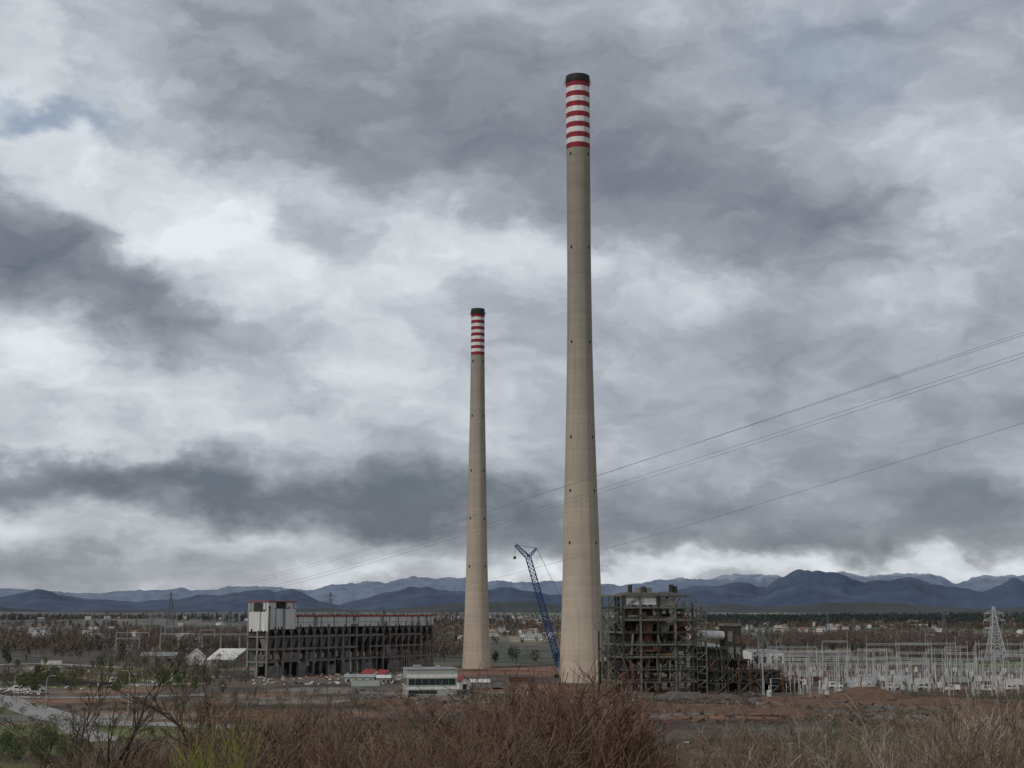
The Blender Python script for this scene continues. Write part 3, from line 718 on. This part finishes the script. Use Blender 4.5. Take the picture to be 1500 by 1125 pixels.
road('road',[(-60,1012),(0,1024),(50,1040),(100,1054),(170,1060),(260,1061),(340,1066)],14)
road('road',[(100,1054),(120,1072),(160,1086)],9,z=.066)
PAD=mat('concrete_pad',(.34,.33,.31),(.18,.17,.165),.08,.9)
road('path',[(60,1000),(160,1003),(310,1001)],18,PAD);road('path',[(-20,975),(60,972),(180,978)],11,PAD,.05);road('path',[(170,985),(260,990),(330,992)],16,PAD,.05);road('path',[(-20,1020),(120,1022),(300,1018)],9,PAD,.055)
road('path',[(480,1014),(560,1010),(600,1022),(760,1026)],7,mat('dirt_track',(.26,.19,.14),(.17,.11,.08),.2),.05)
road('path',[(930,1052),(1010,1046),(1100,1044),(1260,1030),(1500,1026)],8,mat('gravel_track',(.20,.18,.16),(.12,.11,.10),.2),.05)

# ================= MOUNDS / RUBBLE =================
def mound(name,px,py,w,d,h,m,seed):
    x0,y0=G(px,py);n=36;t=np.linspace(-1,1,n);a,b=np.meshgrid(t,t)
    rr=np.sqrt(a*a+b*b)+(fbm(a*2+seed,b*2,3,seed)-.5)*.6
    z=h*np.clip(1-rr,0,1)**.8*(.7+.6*fbm(a*5,b*5,4,seed+2))-.05
    z+=(fbm(a*12,b*12,2,seed+4)-.5)*h*.12*(rr<1)
    V=np.stack([a*w/2,b*d/2,z],-1).reshape(-1,3);i,j=np.meshgrid(np.arange(n-1),np.arange(n-1),indexing='ij')
    f=np.stack([i*n+j,i*n+j+1,(i+1)*n+j+1,(i+1)*n+j],-1).reshape(-1,4)
    o=npmesh(name,V,f,[m]);o.location=(x0,y0,hzf(x0,y0));return o
COAL=mat('coal',(.045,.042,.04),(.02,.019,.018),.5,.95,bump=.5);DIRT=mat('dirt_heap_soil',(.17,.10,.066),(.08,.055,.04),.4,.95,bump=.5);RUB=mat('rubble_grey',(.15,.135,.12),(.06,.055,.05),.8,.95,bump=.6)
R_=random.Random(9)
for a,b,w,h in((30,996,60,2.4),(95,1003,40,2.6)): mound('coal_heap',a,b,w,18,h*1.4,COAL,int(a))
for a,b,w,h in((640,1038,40,1.2),(700,1040,50,1.4),(760,1036,30,1.2),(560,1030,40,1),(960,1036,30,1.5),(1040,1040,44,1.8),(1130,1046,40,1.5),(1270,1024,36,3.2),(1380,1032,60,1.8),(1470,1052,40,3),(1200,1036,30,1.4)): mound('dirt_heap',a,b,w,20,h*1.3,DIRT,int(a)+1)
for a,b,w,h in((570,1012,26,1.5),(1000,1024,34,2.0),(1060,1026,30,1.8),(930,1022,20,2),(730,1008,24,2),(450,1000,40,1.5),(935,1092,14,3.2)): mound('rubble_heap',a,b,w,14,h*1.3,RUB,int(a)+2)
m=MB()
def debris(px0,px1,py0,py1,n,mis):
    for _ in range(n):
        x_,y_=G(R_.uniform(px0,px1),R_.uniform(py0,py1));l=R_.uniform(.5,3);a=R_.uniform(0,3.14);t=R_.uniform(-.4,.8)
        m.beam((x_,y_,.2),(x_+math.cos(a)*l,y_+math.sin(a)*l,.3+abs(t)*l*.5),R_.uniform(.2,1.0),R_.choice(mis),h=R_.uniform(.1,.6))
debris(900,1110,1012,1034,800,(0,1,1,2,2,2));debris(370,640,988,1004,300,(0,1,3));debris(520,800,1010,1040,300,(0,1,2));debris(930,1500,1030,1062,400,(0,1,2,1));debris(0,60,1008,1018,120,(3,3,2));debris(0,330,975,1010,220,(0,1,3))
m.build('demolition_debris',[CG,RUST,DST,CLAD])
TYR=mat('tyre',(.02,.02,.02));YEL=mat('yellow_paint',(.4,.24,.03),(.25,.15,.03),1,.5)
def van(px,py,rot,m0):
    x_,y_=G(px,py);m=MB();prof=[(0,.5),(0,2.3),(.2,2.5),(3.9,2.5),(4.7,1.5),(5.6,1.25),(5.7,.5)]
    for s_ in(0,2): m.face([(a,s_,z) for a,z in (prof if s_ else prof[::-1])],0)
    for k in range(len(prof)):
        a=prof[k];b=prof[(k+1)%len(prof)];m.face([(a[0],0,a[1]),(b[0],0,b[1]),(b[0],2,b[1]),(a[0],2,a[1])],1 if k==3 else 0)
    for a in(1.1,4.5):
        for s_ in(-.03,1.75): m.tube((a,s_,.38),(a,s_+.28,.38),.38,2,14)
    for s_ in(-.02,2.0): m.box(2.9,3.9,s_,s_+.02,1.5,2.1,1)
    m.box(.6,2.4,-.02,0,1.5,2.1,1)
    return m.build('parked_van',[m0,GLS,TYR],(x_,y_,.02),rot)
for a,b,c in((1262,1009,.2),(1300,1010,0),(1345,1010,.1),(1405,1012,3.1),(1440,1013,0),(1475,1012,.2),(18,1014,.1),(45,1013,.3),(1215,1008,0),(160,1001,.4)): van(a,b,c,WHT if R_.random()<.8 else YEL)
def container(px,py,rot,m0):
    x_,y_=G(px,py);m=MB();m.box(0,12,0,2.4,.15,2.7,0)
    for k in range(24): m.box(k*.5+.1,k*.5+.3,-.08,-.002,.3,2.55,0)
    for z in(.1,2.72): m.beam((0,-.05,z),(12,-.05,z),.14,1)
    m.box(-.06,-.002,.1,1.15,.25,2.6,1);m.box(-.06,-.002,1.25,2.3,.25,2.6,1)
    return m.build('shipping_container',[m0,CLG],(x_,y_,0),rot)
for a,b,c,mm_ in((1240,1000,.1,CLAD),(1290,998,0,CLAD),(1330,1002,.2,CLAD),(1380,1000,.05,GRN),(1430,998,0,CLAD),(1470,1003,.1,CLAD),(515,1006,.2,GRN),(745,1000,.1,RUST),(1170,1000,0,RUST),(60,974,.1,WHT)): container(a,b,c,mm_)
def excavator(px,py,rot):
    x_,y_=G(px,py);m=MB()
    for s_ in(-1.3,1.3): m.box(-2,2,s_-.3,s_+.3,.15,.95,1);m.tube((-2,s_-.3,.55),(-2,s_+.3,.55),.4,1);m.tube((2,s_-.3,.55),(2,s_+.3,.55),.4,1)
    m.box(-2.2,1.6,-1.3,1.3,1.1,2.2,0);m.box(.3,1.7,-1.3,-.3,2.2,3.3,2);m.beam((1.4,.3,2),(4.6,.3,5),.45,0);m.beam((4.6,.3,5),(6.6,.3,2.4),.35,0);m.hopper(6,7.4,-.3,.9,1,2.3,.6,1)
    return m.build('excavator',[YEL,TYR,GLS],(x_,y_,0),rot)
excavator(50,990,.3)
def lamp(px,py,h,s_=1):
    x_,y_=G(px,py);m=MB();m.tube((0,0,0),(0,0,h),.11,0,8,.07)
    pts=[(0,h),(.3*s_,h+.6),(.9*s_,h+.95),(1.7*s_,h+1.0)]
    for a,b in zip(pts[:-1],pts[1:]): m.tube((a[0],0,a[1]),(b[0],0,b[1]),.06,0,6)
    m.box(min(1.6*s_,2.4*s_),max(1.6*s_,2.4*s_),-.18,.18,h+.9,h+1.05,0);m.tube((0,0,0),(0,0,.8),.18,0,8)
    return m.build('street_lamp',[MS],(x_,y_,hzf(x_,y_)))
lamp(65,1066,13);lamp(187,1052,13,-1);lamp(20,1030,9)
def slope_lamp(px,top,D_,s_):
    x_=Xat(px,D_,10);z=hzf(x_,D_);h=Zat(top,D_)-z-1;m=MB();m.tube((0,0,0),(0,0,h),.09,0,8,.05)
    pts=[(0,h),(.2*s_,h+.5),(.7*s_,h+.85),(1.2*s_,h+.9)]
    for a,b in zip(pts[:-1],pts[1:]): m.tube((a[0],0,a[1]),(b[0],0,b[1]),.05,0,6)
    m.box(min(1.1*s_,1.7*s_),max(1.1*s_,1.7*s_),-.13,.13,h+.82,h+.96,0);m.tube((0,0,0),(0,0,.8),.15,0,8)
    m.build('street_lamp',[MS],(x_,D_,z))
slope_lamp(1176,1088,190,-1);slope_lamp(1372,1094,190,-1);slope_lamp(992,1086,200,1)

# ================= DISTANT WOODS =================
def woods(name,spots,h,mat_,ntri,tri,crown=(.28,.45),conic=False):
    n=len(spots);spots=np.array(spots);zg=hz(spots[:,0],spots[:,1])
    hh=h*rng.uniform(.65,1.2,n)
    u=rng.normal(size=(n,ntri,3));u/=np.linalg.norm(u,axis=2,keepdims=True);u*=rng.uniform(.2,1,(n,ntri,1))**.5
    c=np.empty((n,ntri,3));
    if conic:
        t=rng.uniform(0,1,(n,ntri))**1.3;rad=(1-t)*.24;a=rng.uniform(0,6.28,(n,ntri))
        c[...,0]=np.cos(a)*rad*hh[:,None];c[...,1]=np.sin(a)*rad*hh[:,None];c[...,2]=(.12+.88*t)*hh[:,None]
    else:
        c[...,0]=u[...,0]*crown[0]*hh[:,None];c[...,1]=u[...,1]*crown[0]*hh[:,None];c[...,2]=(.55+u[...,2]*crown[1])*hh[:,None]
    c+=np.stack([spots[:,0],spots[:,1],zg],-1)[:,None,:]
    c=c.reshape(-1,1,3)
    o=rng.normal(size=(n*ntri,3,3))*tri*np.array([.55,.55,1.0])
    v=(c+o).reshape(-1,3)
    b=np.stack([spots[:,0],spots[:,1],zg-.5],-1)
    w=.02*hh[:,None]
    t1=b+np.concatenate([-w,0*w,0*w],1);t2=b+np.concatenate([w,0*w,0*w],1);t3=b+np.concatenate([0*w,0*w,hh[:,None]*.8],1)
    tv=np.stack([t1,t2,t3],1).reshape(-1,3)
    v=np.concatenate([v,tv]);f=np.arange(len(v)).reshape(-1,3)
    return npmesh(name,v,f,[mat_])
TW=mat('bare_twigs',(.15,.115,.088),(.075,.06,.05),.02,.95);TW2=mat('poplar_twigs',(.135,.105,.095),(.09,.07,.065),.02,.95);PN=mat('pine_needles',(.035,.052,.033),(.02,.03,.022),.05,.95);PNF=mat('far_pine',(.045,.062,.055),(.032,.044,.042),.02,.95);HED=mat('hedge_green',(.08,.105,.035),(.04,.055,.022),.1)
def scatter(px0,px1,D0,D1,n,thr=0,seed=1,sc=150):
    out=[]
    while len(out)<n:
        p=rng.uniform(px0,px1);D_=math.exp(rng.uniform(math.log(D0),math.log(D1)))
        x_=Xat(p,D_)
        if thr and float(fbm(x_/sc,D_/sc,3,seed))<thr: continue
        out.append((x_,D_))
    return out
woods('distant_bare_woodland',scatter(-400,690,1000,2600,2600,.48,4),12,TW,46,.9)
woods('distant_bare_woodland',scatter(700,1900,1200,2600,1300,.56,5),10,TW,46,.9)
woods('poplar_plantation',scatter(1310,1900,1000,1350,1300,0,6),15,TW2,44,.8,(.14,.45))
woods('poplar_plantation',scatter(1150,1330,1250,1500,500,0,6),13,TW2,40,.8,(.14,.45))
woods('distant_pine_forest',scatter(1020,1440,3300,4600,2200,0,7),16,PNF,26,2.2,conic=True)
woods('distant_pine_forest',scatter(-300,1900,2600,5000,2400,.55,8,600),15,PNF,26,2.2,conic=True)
woods('distant_bare_woodland',scatter(-300,1900,2400,5500,2600,.52,18,500),13,TW,26,2.0)
woods('roadside_trees',scatter(-200,360,620,1000,240,.48,9),9,TW,110,.35,(.35,.42))
woods('roadside_trees',scatter(1050,1800,760,1000,60,.45,12),8,TW,110,.35,(.35,.42))
woods('evergreen_trees',scatter(-100,1800,850,1700,220,.45,9,120),10,PN,120,.6,(.28,.4))
woods('evergreen_trees',scatter(-60,340,560,900,90,.4,9,80),7,HED,160,.4,(.3,.4))
woods('scrub',scatter(-100,1700,330,560,420,.5,14,40),2.6,HED,60,.22,(.5,.35))
woods('scrub',scatter(-100,1700,320,560,800,.48,15,40),3.4,TW,60,.22,(.5,.4))
woods('evergreen_trees',scatter(-60,130,300,345,30,0,9),4.5,HED,420,.2,(.45,.45))

# ================= FOREGROUND SHRUBS =================
def grow_shrub(seed,stems,spread,levels=4,tall=1.0,r0=.022,curl=.22,nch=(4,3,3,2),tree=False):
    R=random.Random(seed);v=[];f=[]
    def seg(p,q,r1,r2):
        d=(q-p)
        if d.length<1e-5:return
        d.normalize();u=Vector((0,0,1)) if abs(d.z)<.9 else Vector((1,0,0))
        a=d.cross(u).normalized();b=a.cross(d)
        i=len(v)
        for c,r in((p,r1),(q,r2)):
            for k in range(3):
                t=2.0944*k;v.append(c+a*math.cos(t)*r+b*math.sin(t)*r)
        for k in range(3):
            k2=(k+1)%3;f.append((i+k,i+k2,i+3+k2,i+3+k))
    def br(p,d,l,r,lev):
        ns=5 if lev==0 else 4 if lev<3 else 3
        sl=l/ns
        for k in range(ns):
            d=(d+Vector((R.gauss(0,curl),R.gauss(0,curl),R.gauss(0,curl)*.6+.05))).normalized()
            q=p+d*sl;ra=r*(1-k/ns*.6);rb=r*(1-(k+1)/ns*.6)
            seg(p,q,max(ra,.0026),max(rb,.0022));p=q
            if lev<levels and (k>0 or lev>0 or not tree):
                m=nch[lev]/ns
                c=int(m)+(R.random()<m-int(m))
                for _ in range(c):
                    ax=Vector((R.gauss(0,1),R.gauss(0,1),R.gauss(0,1))).normalized()
                    nd_=(d+ax*R.uniform(.4,.8)).normalized()
                    br(p,nd_,l*R.uniform(.38,.62),rb*.62,lev+1)
    for s in range(stems):
        a=R.uniform(0,6.283);t=R.uniform(.05,1)*spread
        d=Vector((math.cos(a)*t,math.sin(a)*t,1)).normalized()
        p=Vector((math.cos(a),math.sin(a),0))*R.uniform(0,.25)
        br(p,d,R.uniform(.55,.85)*tall,r0*R.uniform(.7,1.2),0)
    V=np.array([tuple(p) for p in v]);zs=float(np.percentile(V[:,2],99.5));V=V/zs
    return V,np.array(f)
def meshdata(name,V,Fc,m,sc=1):
    me=bpy.data.meshes.new(name);me.from_pydata((V*sc).tolist(),[],Fc.tolist());me.materials.append(m);me.update();return me
BK1=mat('bark_grey_brown',(.23,.165,.115),(.11,.078,.055),3,.9,rnd=True);BK2=mat('bark_red_brown',(.17,.093,.062),(.08,.047,.036),3,.9,rnd=True);BK3=mat('bark_pale',(.38,.33,.27),(.19,.16,.13),3,.9,rnd=True);BKG=mat('spring_green_twigs',(.26,.30,.06),(.15,.17,.04),3,.9)
var=[]
for s in range(6):
    V,Fc=grow_shrub(100+s,9,.42,3,r0=.010,curl=.17,nch=(4,4,3,2));var.append((V,Fc))
meshes={}
for k,(V,Fc) in enumerate(var):
    for nm,mm_ in(('a',BK1),('b',BK2),('c',BK3),('g',BKG)): meshes[(k,nm)]=meshdata('shrub_mesh_%d%s'%(k,nm),V,Fc,mm_)
th=empty('bare_shrub_thicket')
prof_px=[0,60,110,200,260,340,380,430,520,600,660,700,740,780,830,880,915,950,1040,1080,1150,1210,1280,1330,1400,1500,1600]
prof_py=[1100,1095,1080,1056,1050,1035,1012,1018,1033,1043,1036,1022,1000,984,988,1008,1042,1088,1084,1058,1042,1078,1068,1034,1022,1024,1020]
def addshrub(px,D,top,kind,k=None,par=th,wid=1.0,name='shrub'):
    x_=Xat(px,D,25);z=hzf(x_,D);h=Zat(top,D)-z
    if h<.6: return
    k=R_.randrange(6) if k is None else k
    o=bpy.data.objects.new(name,meshes[(k,kind)]);S.collection.objects.link(o)
    if par: o.parent=par
    w=h*R_.uniform(.75,1.15)*wid
    o.location=(x_,D,z-.1);o.rotation_euler=(0,0,R_.uniform(0,6.28));o.scale=(w,w,h);return o
for n in range(265):
    px=R_.uniform(-60,1560);D_=R_.uniform(26,60)
    t=np.interp(px,prof_px,prof_py)+abs(R_.gauss(0,1))*28
    if px<110 and R_.random()<.6: continue
    if 930<px<1050 and R_.random()<.6: continue
    if 730<px<915: kind=R_.choice('bbab')
    elif px>1040: kind=R_.choice('aaac')
    else: kind=R_.choice('aaaabb')
    addshrub(px,D_,min(t,1112),kind)
for n in range(28):
    px=R_.gauss(825,45);addshrub(px,R_.uniform(36,48),np.interp(px,prof_px,prof_py)+R_.uniform(0,40),'b')
for n in range(110):
    px=R_.uniform(-60,1560);D_=R_.uniform(85,240)
    t=np.interp(px,prof_px,prof_py)+R_.uniform(25,60)
    addshrub(px,D_,min(t,1118) if D_<160 else max(t,1092),R_.choice('aab'),wid=1.1)
for px,D_,t in((318,30,1045),(298,31,1058),(338,31,1060),(310,29,1070),(328,29,1068),(286,30,1076),(322,28,1082)): addshrub(px,D_,t,'g',wid=.6)
def tree(seed,px,D_,top,m,wid=.55,base=25,nm='bare_tree',r0=.03):
    V,Fc=grow_shrub(seed,2,.25,4,r0=r0,curl=.16,nch=(5,4,3,3),tree=True)
    x_=Xat(px,D_,base);z=hzf(x_,D_);h=Zat(top,D_)-z
    o=bpy.data.objects.new(nm,meshdata(nm,V,Fc,m,h));S.collection.objects.link(o);o.location=(x_,D_,z-.2);o.rotation_euler=(0,0,seed);o.scale=(wid*1.4,wid*1.4,1);return o
BKD=mat('bark_dark',(.10,.078,.06),(.05,.04,.032),3,.9)
tree(1,160,36,948,BKD,.7,r0=.038);tree(21,150,34,975,BKD,.7,r0=.035);tree(2,225,42,955,BKD,.7,r0=.038);tree(13,275,46,1000,BKD,.6);tree(4,1090,34,1040,BK3,.8);tree(5,1330,34,1018,BK3,.8);tree(6,1420,30,1016,BK3,.85);tree(7,380,46,995,BK2,.7);tree(8,1480,33,1010,BK3,.7);tree(9,1170,38,1034,BK3,.8);tree(10,810,36,975,BK2,.9);tree(11,850,38,985,BK2,.9);tree(12,760,40,985,BK2,.8);tree(14,480,38,1030,BK1,.8);tree(15,640,40,1035,BK1,.8);tree(22,1380,32,1030,BK1,.9);tree(23,560,36,1036,BK2,.8)

# ================= CAMERA =================
cd=bpy.data.cameras.new('camera');cd.sensor_width=36;cd.lens=F/1500*36;cd.clip_end=60000;cd.clip_start=.1
co=bpy.data.objects.new('camera',cd);S.collection.objects.link(co);co.location=(0,0,H);co.rotation_euler=(math.pi/2+PITCH,0,0);S.camera=co
S.view_settings.view_transform='Standard';S.view_settings.look='None';S.view_settings.exposure=0
